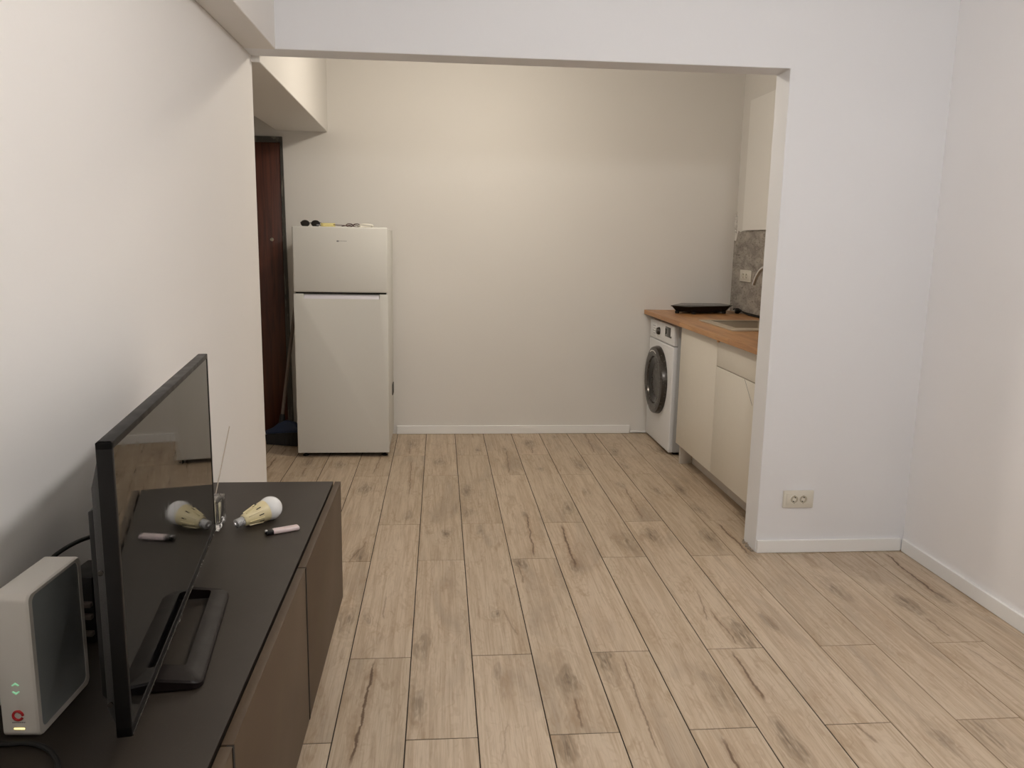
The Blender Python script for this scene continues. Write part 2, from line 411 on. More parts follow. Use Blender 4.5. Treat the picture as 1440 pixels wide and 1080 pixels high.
DECORS = [([(-.035,-.018,.09,.61,.0055,.85)], [(-.037,.10,.023,.7)]), ([(.02,.012,-.6,-.36,.0035,.6)], [(.06,-.55,.034,.7),(-.01,.43,.034,.5)]), ([(.004,.03,-.6,-.06,.0042,.6)], [(.02,-.05,.018,.6)]),
          ([], [(-.06,-.13,.035,.55),(-.07,-.46,.035,.4)]), ([(.028,.02,-.2,.54,.0035,.5)], [(.04,-.5,.018,.55)]), ([], [(.06,-.44,.045,.45),(0,.3,.02,.45)]), ([(0,0,-.6,-.45,.0045,.55)], [(-.06,.59,.03,.65),(0,-.33,.038,.6)])]
meshes = {}
rng = random.Random(3)
for kcol in range(-11, 11):
    xa, xb = X0+PW*kcol, X0+PW*(kcol+1)
    yoff = 2.508 if kcol % 2 == 0 else 2.055
    for n in range(-4, 4):
        ya, yb = yoff+PL*n, yoff+PL*(n+1)
        lo_y = YN if xb > XL else YP1                 # the hallway floor starts behind the left wall
        x0, x1 = max(xa, XH if yb > YP1 else XL), min(xb, XR); y0, y1 = max(ya, lo_y), min(yb, YB)
        x0 += GAP/2; x1 -= GAP/2; y0 += GAP/2; y1 -= GAP/2
        cr_, kn_ = PRINT.get((kcol, n)) or DECORS[rng.randrange(len(DECORS))]
        if x1-x0 < .01 or y1-y0 < .01: continue
        mx, my = (xa+xb)/2, (ya+yb)/2
        key = tuple(round(q, 4) for q in (x0-mx, x1-mx, y0-my, y1-my))
        if key not in meshes: meshes[key] = plank_mesh(*key)
        p = bpy.data.objects.new('plank', meshes[key]); C.objects.link(p); p.parent = fl
        p.location = (mx, my, 0.0)
        for i_, nm in enumerate(('crack_a', 'crack_b')):
            a = cr_[i_] if i_ < len(cr_) else (9,9,0,1,.001,0)
            p[nm] = (float(a[0]), float(a[1]), float(a[4])); p[nm+'_run'] = (float(a[2]), float(a[3]), 0.0); p[nm+'_look'] = (float(a[5]), 0.0, 0.0)
        for i_, nm in enumerate(('knot_a', 'knot_b')):
            a = kn_[i_] if i_ < len(kn_) else (9,9,.01,0)
            p[nm] = (float(a[0]), float(a[1]), float(a[2])); p[nm+'_look'] = (float(a[3]), 0.0, 0.0)

struct('wall_left', MB().box(XL-.16, XL, YN-.12, YP1, 0, CEIL, .004), M['wall'], 'white painted living room wall behind the television', 'wall')
struct('wall_right', MB().box(XR, XR+.12, YN-.12, YP0+.02, 0, CEIL), M['wallr'], 'white painted wall on the right of the living room', 'wall')
struct('wall_front', MB().box(XL-.16, XR+.12, YN-.12, YN, 0, CEIL), M['wall'], 'white wall at the near end of the living room', 'wall')
pw = MB()
pw.prism([(XR+.12,0),(1.42,0),(1.42,SOF),(XL-.16,SOF),(XL-.16,CEIL),(XR+.12,CEIL)], YP0, YP1, axis='y', bev=.004)
struct('wall_partition', pw, M['wallc'], 'white partition wall with wide opening into the kitchen', 'wall')
struct('wall_back', MB().box(XH-.12, XRK+.2, YB, YB+.12, 0, CEIL), M['kwall'], 'off-white kitchen wall behind the refrigerator', 'wall')
struct('wall_kitchen_right', MB().box(XRK, XRK+.2, YP1, YB+.1, 0, CEIL), M['kwall'], 'off-white kitchen wall behind the worktop', 'wall')
struct('wall_hallway', MB().box(XH-.12, XH, YP1-.1, YB+.1, 0, CEIL).box(XH-.12, XL-.16, YP1-.1, YP1, 0, CEIL), M['kwall'], 'off-white wall of the entrance hallway', 'wall')
struct('ceiling', MB().box(XH-.12, XR+.12, YN-.12, YB+.12, CEIL, CEIL+.1), M['ceil'], 'white ceiling', 'ceiling')
struct('trim_1', MB().box(XL, -.632, YN, YP0+.01, SOF, CEIL, .004), M['wall'], 'boxed white beam running along the top of the left wall', 'beam')
bm_ = MB(); bm_.prism([(-1.075,YP1-.01),(-.718,YP1-.01),(-.742,YB+.01),(-1.075,YB+.01)], 2.052, CEIL, axis='z', bev=.004)
struct('trim_2', bm_, M['kwall'], 'boxed beam crossing the ceiling above the refrigerator', 'beam')
# plasterboard lining and bare cement strip on the kitchen's right wall
struct('trim_3', MB().box(XRK-.022, XRK+.01, YP1, 5.47, 1.462, 2.31, .002), M['panelwall'], 'smooth white plasterboard lining above the bare cement strip', 'wall panel')
cs = MB()
ys = [YP1 + i*(YB-YP1)/60 for i in range(61)]
poly = [(YP1,.88)] + [(YB,.88)] + [(y, 1.462 + (random.uniform(-.014,.004) if 5.47 < y else random.uniform(-.006,.0)) - (.06 if y > 5.6 else 0)) for y in reversed(ys)]
cs.prism(poly, XRK-.006, XRK+.01, axis='x')
struct('trim_4', cs, M['cement'], 'rough bare grey cement strip behind the worktop', 'backsplash')
lump = MB()
for i in range(9):
    z = 1.44+i*.018; r = .011*(1-.5*abs(i-4)/5)+random.uniform(-.002,.003)
    lump.lathe([(0,-r),(r*.8,-r*.6),(r,0),(r*.8,r*.6),(0,r)], (XRK-.006, YB-.012-random.uniform(0,.01), z), n=8)
tag(lump.build('trim_5', M['kwall']), 'crumbled filler in the corner above the cement strip', 'plaster', kind='structure')

def skirting(name, x0, x1, y0, y1, label):
    struct(name, MB().box(x0, x1, y0, y1, .0015, .060, .002), M['base'], label, 'baseboard')
skirting('baseboard_back', -.30, 1.375, YB-.014, YB, 'white skirting board along the kitchen back wall')
skirting('baseboard_partition', 1.424, XR-.016, YP0-.014, YP0, 'white skirting board under the double socket')
skirting('baseboard_right', XR-.014, XR, YN, YP0-.016, 'white skirting board along the right wall')
tag(MB().tube([(1.38,YB-.008,.012),(1.42,YB-.008,.013),(1.50,YB-.010,.010)], .006).build('trim_6', M['base']), 'short thin strip beside the washing machine', 'trim', kind='structure')
cr = MB()
for i in range(10):
    r = random.uniform(.004,.011)
    cr.lathe([(0,-r*.3),(r,0),(r*.6,r*.7),(0,r*.9)], (1.418+random.uniform(-.012,.006), 3.37+i*.014, .003), n=7)
tag(cr.build('trim_7', M['crumb'], smooth=False), 'crumbled plaster at the foot of the partition edge', 'plaster', kind='structure')

# entrance door in the back wall of the hallway
dr = tag(MB().box(-1.86, -1.053, YB-.012, YB+.01, .02, 1.975, .003).build('door_1', M['door']), 'dark brown entrance door partly hidden by the wall edge', 'door', kind='structure')
fr = MB(); fr.prism([(-1.052,0.0),(-1.016,0.0),(-1.036,2.012),(-1.90,2.012),(-1.90,0.0),(-1.86,0.0),(-1.86,1.975),(-1.049,1.975)], YB-.022, YB+.012, axis='y')
tag(fr.build('door_frame', M['jamb'], dr, smooth=False), 'scuffed dark grey metal door frame')
MB().lathe([(.012,0),(.012,.004),(.006,.006),(0,.005)], (-1.123, YB-.012, 1.345), (0,-1,0), 20).build('peephole', M['brass'], dr)
hd = MB(); hd.box(-1.83,-1.79, YB-.018, YB-.012, .94, 1.14, .003); hd.tube([(-1.81,YB-.018,1.04),(-1.81,YB-.06,1.04),(-1.70,YB-.062,1.04)], .009, smooth=False)
hd.build('door_handle', M['brass'], dr)

# ------------------------------------------------------------------ lamps (above the frame)
def lit(name, spec, area):
    em = NT(name); em.b.inputs['Base Color'].default_value = (0,0,0,1)
    em.b.inputs['Emission Color'].default_value = (*spec['color'],1); em.b.inputs['Emission Strength'].default_value = spec['watts']/(math.pi*area)
    return em.m
def pendant(label, spec, r=.07):
    x, y, z = spec['loc']
    t = thing('pendant_lamp', label, 'lamp', (x, y, z))
    MB().tube([(x,y,CEIL-.02),(x,y,z+r+.05)], .0035, smooth=False).build('cord', M['cord'], t)
    MB().lathe([(0,0),(.05,0),(.045,.02),(.01,.025)], (x,y,CEIL-.026)).build('ceiling_rose', M['whitep'], t)
    MB().lathe([(.0,0),(.026,0),(.024,.03),(.012,.055),(0,.055)], (x,y,z+r-.003)).build('lamp_holder', M['whitep'], t)
    prof = [(0,-r)] + [(r*math.cos(a), r*math.sin(a)) for a in [math.radians(d) for d in range(-75, 76, 15)]] + [(0, r)]
    MB().lathe(prof, (x,y,z), n=24).build('globe', lit('lit_globe', spec, 4*math.pi*r*r), t)
def ceiling_light(label, spec, r=.085):
    x, y, z = spec['loc']
    t = thing('ceiling_light', label, 'lamp', (x, y, z))
    MB().lathe([(0,CEIL-z-.001),(r+.02,CEIL-z-.001),(r+.02,.012),(r+.006,.004),(0,.004)], (x,y,z), n=40).build('housing', M['whitep'], t)
    MB().lathe([(r,.004)]+[(r*math.cos(a), -r*.9*math.sin(a)) for a in [math.radians(d) for d in range(0,88,12)]]+[(0,-r*.9)], (x,y,z), n=40).build('diffuser', lit('lit_diffuser', spec, 2*math.pi*r*r), t)
pendant('round opal pendant lamp hanging in the living room', LIVING_LAMP)
ceiling_light('round warm ceiling light in the kitchen', KITCHEN_LAMP)

# ------------------------------------------------------------------ refrigerator
FX0, FX1, FY = -.884, -.317, 5.03
fr = thing('refrigerator', 'white two-door refrigerator with top freezer against the back wall', 'refrigerator', ((FX0+FX1)/2, 5.32, 0))
MB().box(FX0+.002, FX1-.002, FY+.05, 5.60, .045, 1.424, .006).build('body', M['white_app'], fr)
MB().box(FX0, FX1, FY, FY+.044, 1.037, 1.430, .009, 3).build('freezer_door', M['white_app'], fr)
fd = MB()
hx0, hx1 = -.825, -.368
fd.box(FX0, FX1, FY+.020, FY+.044, .030, 1.027, .003)
fd.prism([(FX0,.030),(FX1,.030),(FX1,1.027),(hx1,1.027),(hx1,.998),(hx0,.998),(hx0,1.027),(FX0,1.027)], FY, FY+.021, axis='y', bev=.0025)
fdo = fd.build('fridge_door', M['white_app'], fr)
hp = MB(); hp.prism([(FY+.001,.996),(FY+.0015,1.000),(FY+.016,1.021),(FY+.021,1.021),(FY+.021,.996)], hx0+.002, hx1-.002, axis='x')
tag(hp.build('handle', M['handle'], fdo), 'pale recessed grip strip')
MB().box(FX0+.012, FX1-.012, FY+.012, FY+.05, 1.026, 1.038).build('door_gasket', M['dark'], fr)
MB().box(FX0+.015, FX1-.01, FY+.03, 5.58, .022, .045).build('plinth', M['black'], fr)
for x in (FX0+.04, FX1-.03):
    for y in (FY+.05, 5.55): MB().lathe([(.018,0),(.018,.008),(.009,.01),(.009,.026)], (x,y,0), n=16).build('foot', M['black'], fr)
lg = MB(); lg.box(-.620,-.607, FY-.0006, FY+.001, 1.341, 1.349)
for i in range(5): lg.box(-.603+i*.009, -.598+i*.009, FY-.0006, FY+.001, 1.344, 1.3475)
tag(lg.build('badge', M['greyp'], fr, smooth=False), 'tiny grey badge')
MB().box(FX1-.003, FX1+.004, 5.42, 5.53, .325, .398, .001).build('side_plate', M['jamb'], fr)

# things lying on the refrigerator
def sunglasses(name, label, x, y, z, wl, mat_l, mat_f, rz):
    t = thing(name, label, 'glasses', (x,y,z), rz)
    for s in (-1,1):
        l = MB(); l.lathe([(0,0),(wl*.36,.0),(wl*.46,.002),(wl*.44,.0045),(0,.007)], (s*wl*.53,0,.017), (0,-1,0), 24)
        for v in l.bm.verts: v.co.z = .019+(v.co.z-.017)*.78
        l.build('lens', mat_l, t, world=False)
        MB().tube([(s*wl*.98,.004,.026),(s*wl*1.04,.03,.024),(s*wl*.9,.10,.006)], .002, 8).build('temple', mat_f, t, world=False)
    MB().tube([(-wl*.10,-.003,.020),(0,-.005,.024),(wl*.10,-.003,.020)], .0022, 8).build('bridge', mat_f, t, world=False)
    return t
sunglasses('sunglasses', 'black sunglasses on the left of the refrigerator top', -.808, 5.26, 1.4305, .060, M['lens'], M['black'], .05)
t = thing('eyeglasses', 'brown folded eyeglasses lying on the refrigerator top', 'glasses', (-.575,5.22,1.4305))
MB().tube([(-.085,0,.014),(-.05,-.01,.011),(0,-.01,.010),(.05,0,.004)], .0022, 8).build('temple', M['brownp'], t, world=False)
for s in (-1,1):
    MB().tube([(.035+s*.022+.02*math.cos(a), .0+.004*math.sin(2*a), .012+.010*math.sin(a)) for a in [i*math.pi/5 for i in range(11)]], .0026, 8).build('rim', M['brownp'], t, world=False)
MB().tube([(.07,.0,.010),(.03,.03,.016),(-.04,.04,.006)], .0022, 8).build('temple', M['brownp'], t, world=False)
t = thing('yellow_packet', 'small yellow packet between the glasses on the refrigerator', 'packet', (-.700,5.25,1.4305), .2)
MB().prism([(-.045,-.012),(-.028,-.020),(.030,-.016),(.048,.0),(.03,.02),(-.03,.02)], .001, .024, bev=.004).build('wrap', M['yellow'], t, world=False)
MB().box(-.068,-.044,-.006,.006,.006,.015,.002).build('tip', M['greyp'], t, world=False)
cc = MB().tube([(-.505,5.22,1.436),(-.49,5.20,1.447),(-.46,5.20,1.450),(-.425,5.22,1.447),(-.425,5.25,1.437),(-.47,5.26,1.436),(-.50,5.24,1.436)], .0055, 10).build('white_cable', M['whitep'])
tag(centre(cc), 'coiled white cable at the right of the refrigerator top', 'cable')

# ------------------------------------------------------------------ broom and cord beside the refrigerator
br = thing('broom', 'broom with dark bristles and blue head leaning beside the refrigerator', 'broom', (-1.04,5.35,0), -.30)
bb = MB()
n = 13
for i in range(n):
    u = -1+2*i/(n-1)
    bb.prism([(-.010,-.016),(.010,-.016),(.010,.016),(-.010,.016)], 0, .085+.02*u, mat=Matrix.Translation((u*.098,random.uniform(-.003,.003),.002)) @ Matrix.Rotation(u*.12,4,'Y'))
bb.build('bristles', M['bristle'], br, world=False, smooth=False)
hb = MB(); hb.prism([(-.112,.070),(.125,.098),(.128,.118),(.095,.160),(.03,.172),(-.02,.150),(-.06,.118),(-.112,.096)], -.021, .021, axis='y', bev=.006)
hb.build('head', M['blue'], br, world=False)
hs = MB(); hs.tube([(-.005,0,.14),(.10,.16,1.30)], .0115, 14, smooth=False); hs.build('stick', M['stick'], br, world=False)
MB().lathe([(.013,0),(.020,.01),(.018,.06),(.0125,.075)], (-.005,0,.135), (.105,.16,1.16), 16).build('collar', M['blackm'], br, world=False)
pc = MB().tube([(-.90,5.52,.006),(-.97,5.46,.006),(-1.02,5.42,.006),(-1.00,5.39,.006),(-.96,5.395,.006),(-.91,5.40,.006)], .0045, 8).build('mains_cable', M['rubber'])
tag(centre(pc), 'black mains cable looped on the floor beside the refrigerator', 'cable')

# ------------------------------------------------------------------ kitchen run
WX, WY0, WY1 = 1.487, 5.025, 5.622
wm = thing('washing_machine', 'white front-loading washing machine under the worktop', 'washing machine', (1.77,(WY0+WY1)/2,0))
MB().box(WX+.03, 2.02, WY0, WY1, .018, .848, .006).build('body', M['grey_side'], wm)
MB().box(WX, WX+.034, WY0+.001, WY1-.001, .018, .712, .008, 3).build('front_panel', M['white_wm'], wm)
cp = MB().box(WX, WX+.034, WY0+.001, WY1-.001, .716, .846, .008, 3)
cpo = cp.build('control_panel', M['white_wm'], wm)
MB().box(WX-.003, WX+.004, WY1-.19, WY1-.02, .735, .828, .002).build('detergent_drawer', M['white_wm'], wm)
MB().lathe([(.026,0),(.026,.004),(.021,.018),(.019,.020),(0,.020)], (WX,5.375,.780), (-1,0,0), 28).build('program_knob', M['ringm'], cpo)
MB().box(WX-.0012, WX+.003, 5.105, 5.228, .762, .828, .001).build('display', M['doorgl'], cpo)
MB().lathe([(.007,0),(.007,.003),(0,.0035)], (WX,5.088,.768), (-1,0,0), 14).build('button', M['black'], cpo)
st = MB()
for i in range(4): st.box(WX-.0036, WX-.0028, WY1-.16, WY1-.16+.05+.02*(i%2), .752+i*.017, .755+i*.017)
st.build('print', M['greyp'], wm, smooth=False)
dcy, dcz, dR = 5.352, .448, .232
dd = MB(); dd.lathe([(dR*.66,.012),(dR*.70,.034),(dR*.86,.042),(dR*.97,.034),(dR,.010),(dR,0),(dR*.66,0)], (WX,dcy,dcz), (-1,0,0), 56)
ddo = dd.build('door', M['ringm'], wm)
MB().lathe([(0,-.004),(dR*.3,-.002),(dR*.52,.008),(dR*.67,.022),(dR*.68,.010),(dR*.68,-.001),(0,-.006)], (WX-.004,dcy,dcz), (-1,0,0), 48).build('door_glass', M['doorgl'], ddo)
lb = MB()
for i in range(9):
    a = math.radians(68+i*5.0)
    lb.box(-.001,.001,-.0055,.0055,-.004,.004, mat=Matrix.Translation((WX-.0425, dcy+math.cos(a)*dR*.86, dcz+math.sin(a)*dR*.86)) @ Matrix.Rotation(a-math.pi/2,4,'X'))
lb.build('door_print', M['white_app'], ddo, smooth=False)
sk = MB()
sk.box(WX-.0008, WX+.001, 5.565, 5.612, .23, .285).build('sticker', M['whitep'], wm, smooth=False)
sk = MB()
for i in range(3): sk.box(WX-.0014, WX, 5.57, 5.58+.01*i, .238+i*.014, .243+i*.014)
sk.build('sticker_print', M['greyp'], wm, smooth=False)
for y in (WY0+.05, WY1-.05):
    for x in (WX+.06, 1.97): MB().lathe([(.022,0),(.022,.008),(.012,.010),(.012,.02)], (x,y,0), n=16).build('foot', M['black'], wm)

CX, CY0, CY1 = 1.482, 3.52, 4.852
def base_unit(name, label, y0, y1, split):
    t = thing(name, label, 'cabinet', (1.78,(y0+y1)/2,0), group='kitchen base cabinets')
    bd = MB(); bd.box(CX+.020, 2.05, y0, y0+.016, .13, .868); bd.box(CX+.020, 2.05, y1-.016, y1, .13, .868)
    bd.box(CX+.020, 2.05, y0+.016, y1-.016, .13, .146); bd.box(2.04, 2.05, y0, y1, .13, .868); bd.box(CX+.02, CX+.10, y0+.016, y1-.016, .850, .868)
    bd.build('carcass', M['cab'], t, smooth=False)
    if split:
        MB().box(CX, CX+.018, y0+.0015, y1-.0003, .7265, .862, .0012).build('drawer_front', M['cab'], t)
        d = MB().box(CX, CX+.018, y0+.0015, y1-.0003, .132, .7225, .0012).build('door', M['cab'], t)
        MB().tube([(CX-.0003,3.778,.722),(CX-.0003,3.755,.70),(CX-.0003,3.664,.615)], .0009, 6).build('thin_line', M['greyp'], d)  # thin slanting grey line on the door face
    else:
        MB().box(CX, CX+.018, y0+.0003, y1-.0015, .132, .862, .0006).build('door', M['cab'], t)
    return t
b1 = base_unit('base_cabinet', 'cream kitchen cabinet with one tall plain door beside the washing machine', 4.192, CY1, False)
b2 = base_unit('base_cabinet', 'cream kitchen cabinet with narrow drawer front beside the partition edge', CY0, 4.190, True)
MB().box(1.507, 1.58, CY1-.022, CY1-.004, .0, .13, .001).build('side_foot', M['kick'], b1)
MB().box(1.588, 1.604, 4.192, CY1-.022, .002, .13).build('toe_kick', M['kick'], b1)
MB().box(1.588, 1.604, CY0, 4.190, .002, .13).build('toe_kick', M['kick'], b2)

# worktop with a cut-out for the sink
SX0, SX1, SY0, SY1 = 1.592, 2.000, 4.285, 4.862
WT0, WT1, WTX = .872, .900, 1.447
wt = thing('worktop', 'orange-brown oiled wooden worktop along the kitchen wall', 'worktop', (1.76,4.58,WT0))
ww = MB(); ax0, ax1, ay0, ay1 = SX0+.02, SX1-.02, SY0+.02, SY1-.02
ww.prism([(WTX,CY0-.015),(XRK-.002,CY0-.015),(XRK-.002,ay0),(WTX,ay0)], WT0, WT1)
ww.prism([(WTX,ay1),(XRK-.002,ay1),(XRK-.002,YB-.002),(WTX,YB-.002)], WT0, WT1)
ww.prism([(WTX,ay0),(ax0,ay0),(ax0,ay1),(WTX,ay1)], WT0, WT1); ww.prism([(ax1,ay0),(XRK-.002,ay0),(XRK-.002,ay1),(ax1,ay1)], WT0, WT1)
bmesh.ops.remove_doubles(ww.bm, verts=ww.bm.verts, dist=1e-5)
ww.build('slab', M['butcher'], wt, smooth=False)
MB().box(WTX-.0, WTX+.012, 4.095, 4.112, WT0-.010, WT0+.002, .002).build('edge_chip', M['butcher'], wt)

sk = thing('kitchen_sink', 'beige composite sink set into the wooden worktop', 'sink', ((SX0+SX1)/2,(SY0+SY1)/2,WT1))
bx0, bx1, by0, by1 = SX0+.062, SX1-.05, SY0+.115, SY1-.036
def ring(mb, o, i, z0, z1):
    (a0,a1,b0,b1), (c0,c1,d0,d1) = o, i
    mb.box(a0,a1,b0,d0,z0,z1,.002); mb.box(a0,a1,d1,b1,z0,z1,.002); mb.box(a0,c0,d0-.003,d1+.003,z0,z1,.002); mb.box(c1,a1,d0-.003,d1+.003,z0,z1,.002)
rm = MB(); ring(rm, (SX0,SX1,SY0,SY1), (bx0,bx1,by0,by1), WT1-.001, WT1+.008); rm.build('rim', M['sink'], sk)
bs = MB(); d0 = .74
bs.box(bx0-.006,bx0,by0-.006,by1+.006,d0,WT1+.004); bs.box(bx1,bx1+.006,by0-.006,by1+.006,d0,WT1+.004)
bs.box(bx0,bx1,by0-.006,by0,d0,WT1+.004); bs.box(bx0,bx1,by1,by1+.006,d0,WT1+.004); bs.box(bx0-.006,bx1+.006,by0-.006,by1+.006,d0-.006,d0)
bs.build('basin', M['sink'], sk)
MB().lathe([(0,.001),(.03,.001),(.042,.003),(.044,0)], ((bx0+bx1)/2,(by0+by1)/2,d0), n=28).build('drain', M['chrome'], sk)
fc = thing('kitchen_tap', 'curved chrome tap partly hidden behind the partition', 'tap', (2.03,4.30,WT1))
MB().lathe([(.026,0),(.026,.006),(.019,.012),(.017,.07),(.0,.075)], (2.03,4.30,WT1), n=24).build('base', M['chrome'], fc)
MB().tube([(2.03,4.30,WT1+.06),(2.03,4.30,1.10),(2.01,4.36,1.215),(1.95,4.48,1.262),(1.89,4.625,1.240),(1.875,4.69,1.195),(1.868,4.722,1.135)], .0115, 16).build('spout', M['chrome'], fc)
MB().tube([(2.03,4.28,WT1+.05),(2.02,4.22,WT1+.075)], .006, smooth=False).build('lever', M['chrome'], fc)

# portable hob
hob = thing('portable_hob', 'black portable induction hob on the worktop by the corner', 'hob', (1.79,5.44,WT1))
top_poly = [(1.556,5.372),(1.678,5.288),(1.975,5.378),(2.012,5.445),(1.985,5.610),(1.700,5.606)]
cxh, cyh = 1.79, 5.45
shr = lambda p, s: [(cxh+(x-cxh)*s, cyh+(y-cyh)*s) for x,y in p]
MB().prism(top_poly, WT1+.048, WT1+.054, bev=.0015).build('glass_top', M['hobtop'], hob)
hh = bmesh.new(); lo_ = [hh.verts.new((x,y,WT1+.012)) for x,y in shr(top_poly,.80)]; hi_ = [hh.verts.new((x,y,WT1+.0482)) for x,y in shr(top_poly,.965)]
hh.faces.new(lo_); hh.faces.new(hi_)
for i in range(6): hh.faces.new((lo_[i],lo_[(i+1)%6],hi_[(i+1)%6],hi_[i]))
bmesh.ops.recalc_face_normals(hh, faces=hh.faces)
hm = MB(); hm._join(hh); hm.build('housing', M['black'], hob, smooth=False)
for x, y in shr(top_poly,.78)[:3]+[shr(top_poly,.78)[4]]:
    MB().lathe([(.014,0),(.016,.016)], (x,y,WT1), n=16).build('foot', M['rubber'], hob)
pl = thing('power_plug', 'black plug with cable lying in the worktop corner', 'plug', (2.035,5.40,WT1))
MB().lathe([(0,0),(.015,0),(.019,.006),(.019,.022),(.012,.034),(.006,.044),(0,.044)], (2.015,5.40,WT1+.0195), (1,-.2,0), 20).build('body', M['black'], pl)
MB().tube([(2.055,5.39,WT1+.02),(2.062,5.33,WT1+.008),(2.05,5.24,WT1+.005),(2.055,5.10,WT1+.006),(2.05,4.95,WT1+.005)], .0042, 8).build('cable', M['rubber'], pl)
MB().tube([(2.024,5.455,WT1+.024),(2.03,5.43,WT1+.030),(2.05,5.30,WT1+.016),(2.062,5.15,WT1+.012),(2.06,4.95,WT1+.012)], .0042, 8).build('cable', M['rubber'], pl)

# ------------------------------------------------------------------ sockets
def socket(name, label, origin, ux, n_out, wdt, hgt, gap=.041):
    """wall socket: ux = horizontal direction along the wall, built in local x (along), y (out of wall, negative), z"""
    t = thing(name, label, 'socket', origin, ux)
    MB().box(-wdt/2, wdt/2, -.009, .0, -hgt/2, hgt/2, .003, 3).build('frame', M['socket'], t, world=False)
    iw = wdt*.40
    pm = MB(); pm.box(-iw, iw, -.0115, -.006, -hgt*.33, hgt*.33, .0012); ins = pm.build('insert', M['socket'], t, world=False)
    for i in range(n_out):
        x = (i-(n_out-1)/2)*gap; R_ = min(.0195, hgt*.27)
        w_ = MB(); w_.lathe([(R_*.86,.0004),(R_*.90,.0022),(R_*1.02,.0026),(R_*1.05,.0),(R_*.86,0)], (x,-.0115,0), (0,-1,0), 28); w_.build('ring', M['socket'], ins, world=False)
        MB().lathe([(0,.0002),(R_*.86,.0006),(R_*.86,0),(0,0)], (x,-.0115,0), (0,-1,0), 28).build('well', M['socketwell'], ins, world=False)
        for a in (70, 250):
            MB().lathe([(0,.0012),(.0028,.0012),(.0028,0)], (x+.0095*math.cos(math.radians(a)),-.0115,.0095*math.sin(math.radians(a))), (0,-1,0), 12).build('pin_hole', M['hole'], ins, world=False)
        for s in (-1,1): MB().box(x-.0025, x+.0025, -.0140, -.0115, s*R_*.88-.0015, s*R_*.88+.0015).build('earth_contact', M['brass'], ins, world=False)
    return t
M['socketwell'] = plain('recess_shade_ivory', srgb(182,175,156), .5)  # darker ivory paints in the shade of the recessed wells
socket('wall_socket', 'double ivory wall socket above the skirting on the partition', (1.600,YP0,.251), 0, 2, .140, .080)
ks = socket('wall_socket', 'double ivory wall socket on the bare cement strip', (XRK-.006,5.378,1.158), -math.pi/2, 2, .200, .078, .06)

# ------------------------------------------------------------------ television unit
TX, TZ0, TZ1, TY0, TY1 = -.327, .162, .570, .52, 2.635
tc = thing('television_cabinet', 'long dark grey low cabinet with plain fronts under the television', 'cabinet', ((TX+XL)/2,(TY0+TY1)/2,TZ0))
cb = MB()
cb.box(XL+.003, TX-.024, TY1-.018, TY1-.0005, TZ0, TZ1-.0165); cb.box(XL+.003, TX-.024, TY0, TY0+.018, TZ0, TZ1-.0165); cb.box(XL+.003, TX-.024, TY0+.018, TY1-.018, TZ0, TZ0+.018)
cb.box(XL+.003, XL+.012, TY0+.018, TY1-.018, TZ0+.018, TZ1-.0165); cb.box(XL+.012, TX-.03, 1.20, 1.216, TZ0+.018, TZ1-.0165); cb.box(XL+.012, TX-.03, 1.905, 1.921, TZ0+.018, TZ1-.0165)
cb.build('carcass', M['lam'], tc, smooth=False)
MB().box(XL+.003, TX-.0245, TY0, TY1, TZ1-.016, TZ1, .0008).build('top', M['lam'], tc)
for (a, b, dx) in ((1.9178,TY1,0.0),(1.2058,1.9126,.0),(TY0,1.2006,0.0)):
    MB().box(TX-.019, TX+dx, a, b, TZ0, TZ1-.0005, .0008).build('door', M['lamf'], tc)

for y in (1.9152, 1.2032):  # dark strips added over the door joints to draw their shade
    tag(MB().box(TX-.010, TX+.0013, y-.0052, y+.0052, TZ0+.001, TZ1-.002).build('joint_shade_strip', M['dark'], tc, smooth=False), 'dark strip painting the shade of the door joint')

# television: local x along the screen (near to far), y out of the screen is -y
UX, UY = -.1262, .9920
tv_ang = math.atan2(UY, UX)
tv = thing('television', 'black flat television turned slightly, standing on the dark cabinet', 'television', (-.462,1.158,TZ1), tv_ang)
# local frame: +x along width, local -y faces the room
W_, Z0_, Z1_ = .908, .050, .508
bz = .011
fm = MB()
fm.box(0,W_,-.0,.022,Z0_,Z0_+bz+.006,.0015); fm.box(0,W_,0,.022,Z1_-bz,Z1_,.0015); fm.box(0,bz,0,.022,Z0_,Z1_,.0015); fm.box(W_-bz,W_,0,.022,Z0_,Z1_,.0015)
fm.build('bezel', M['black'], tv, world=False)
MB().box(bz-.001, W_-bz+.001, .0012, .016, Z0_+bz+.004, Z1_-bz+.001).build('screen', M['screen'], tv, world=False, smooth=False)
MB().box(.004, W_-.004, -.0012, .001, Z0_-.001, Z0_+.003, .0006).build('chrome_strip', M['ringm'], tv, world=False)
bk = MB()
def frustum(mb, a, b, y0, y1):
    t = bmesh.new(); L0 = [(a[0],y0,a[2]),(a[1],y0,a[2]),(a[1],y0,a[3]),(a[0],y0,a[3])]; L1 = [(b[0],y1,b[2]),(b[1],y1,b[2]),(b[1],y1,b[3]),(b[0],y1,b[3])]
    p = [t.verts.new(v) for v in L0]; q = [t.verts.new(v) for v in L1]
    t.faces.new(p); t.faces.new(q)
    for i in range(4): t.faces.new((p[i],p[(i+1)%4],q[(i+1)%4],q[i]))
    bmesh.ops.recalc_face_normals(t, faces=t.faces)
    bmesh.ops.bevel(t, geom=list(t.edges), offset=.003, segments=2, profile=.5, affect='EDGES'); mb._join(t)
frustum(bk, (.006,W_-.006,Z0_+.004,Z1_-.006), (.03,W_-.03,Z0_+.03,Z1_-.075), .018, .040)
bk.build('back_cover', M['tvback'], tv, world=False)
rh = MB(); frustum(rh, (.06,W_-.06,Z0_+.016,Z1_-.11), (.075,W_-.075,Z0_+.03,Z1_-.125), .036, .060)
rho = rh.build('rear_housing', M['black'], tv, world=False)
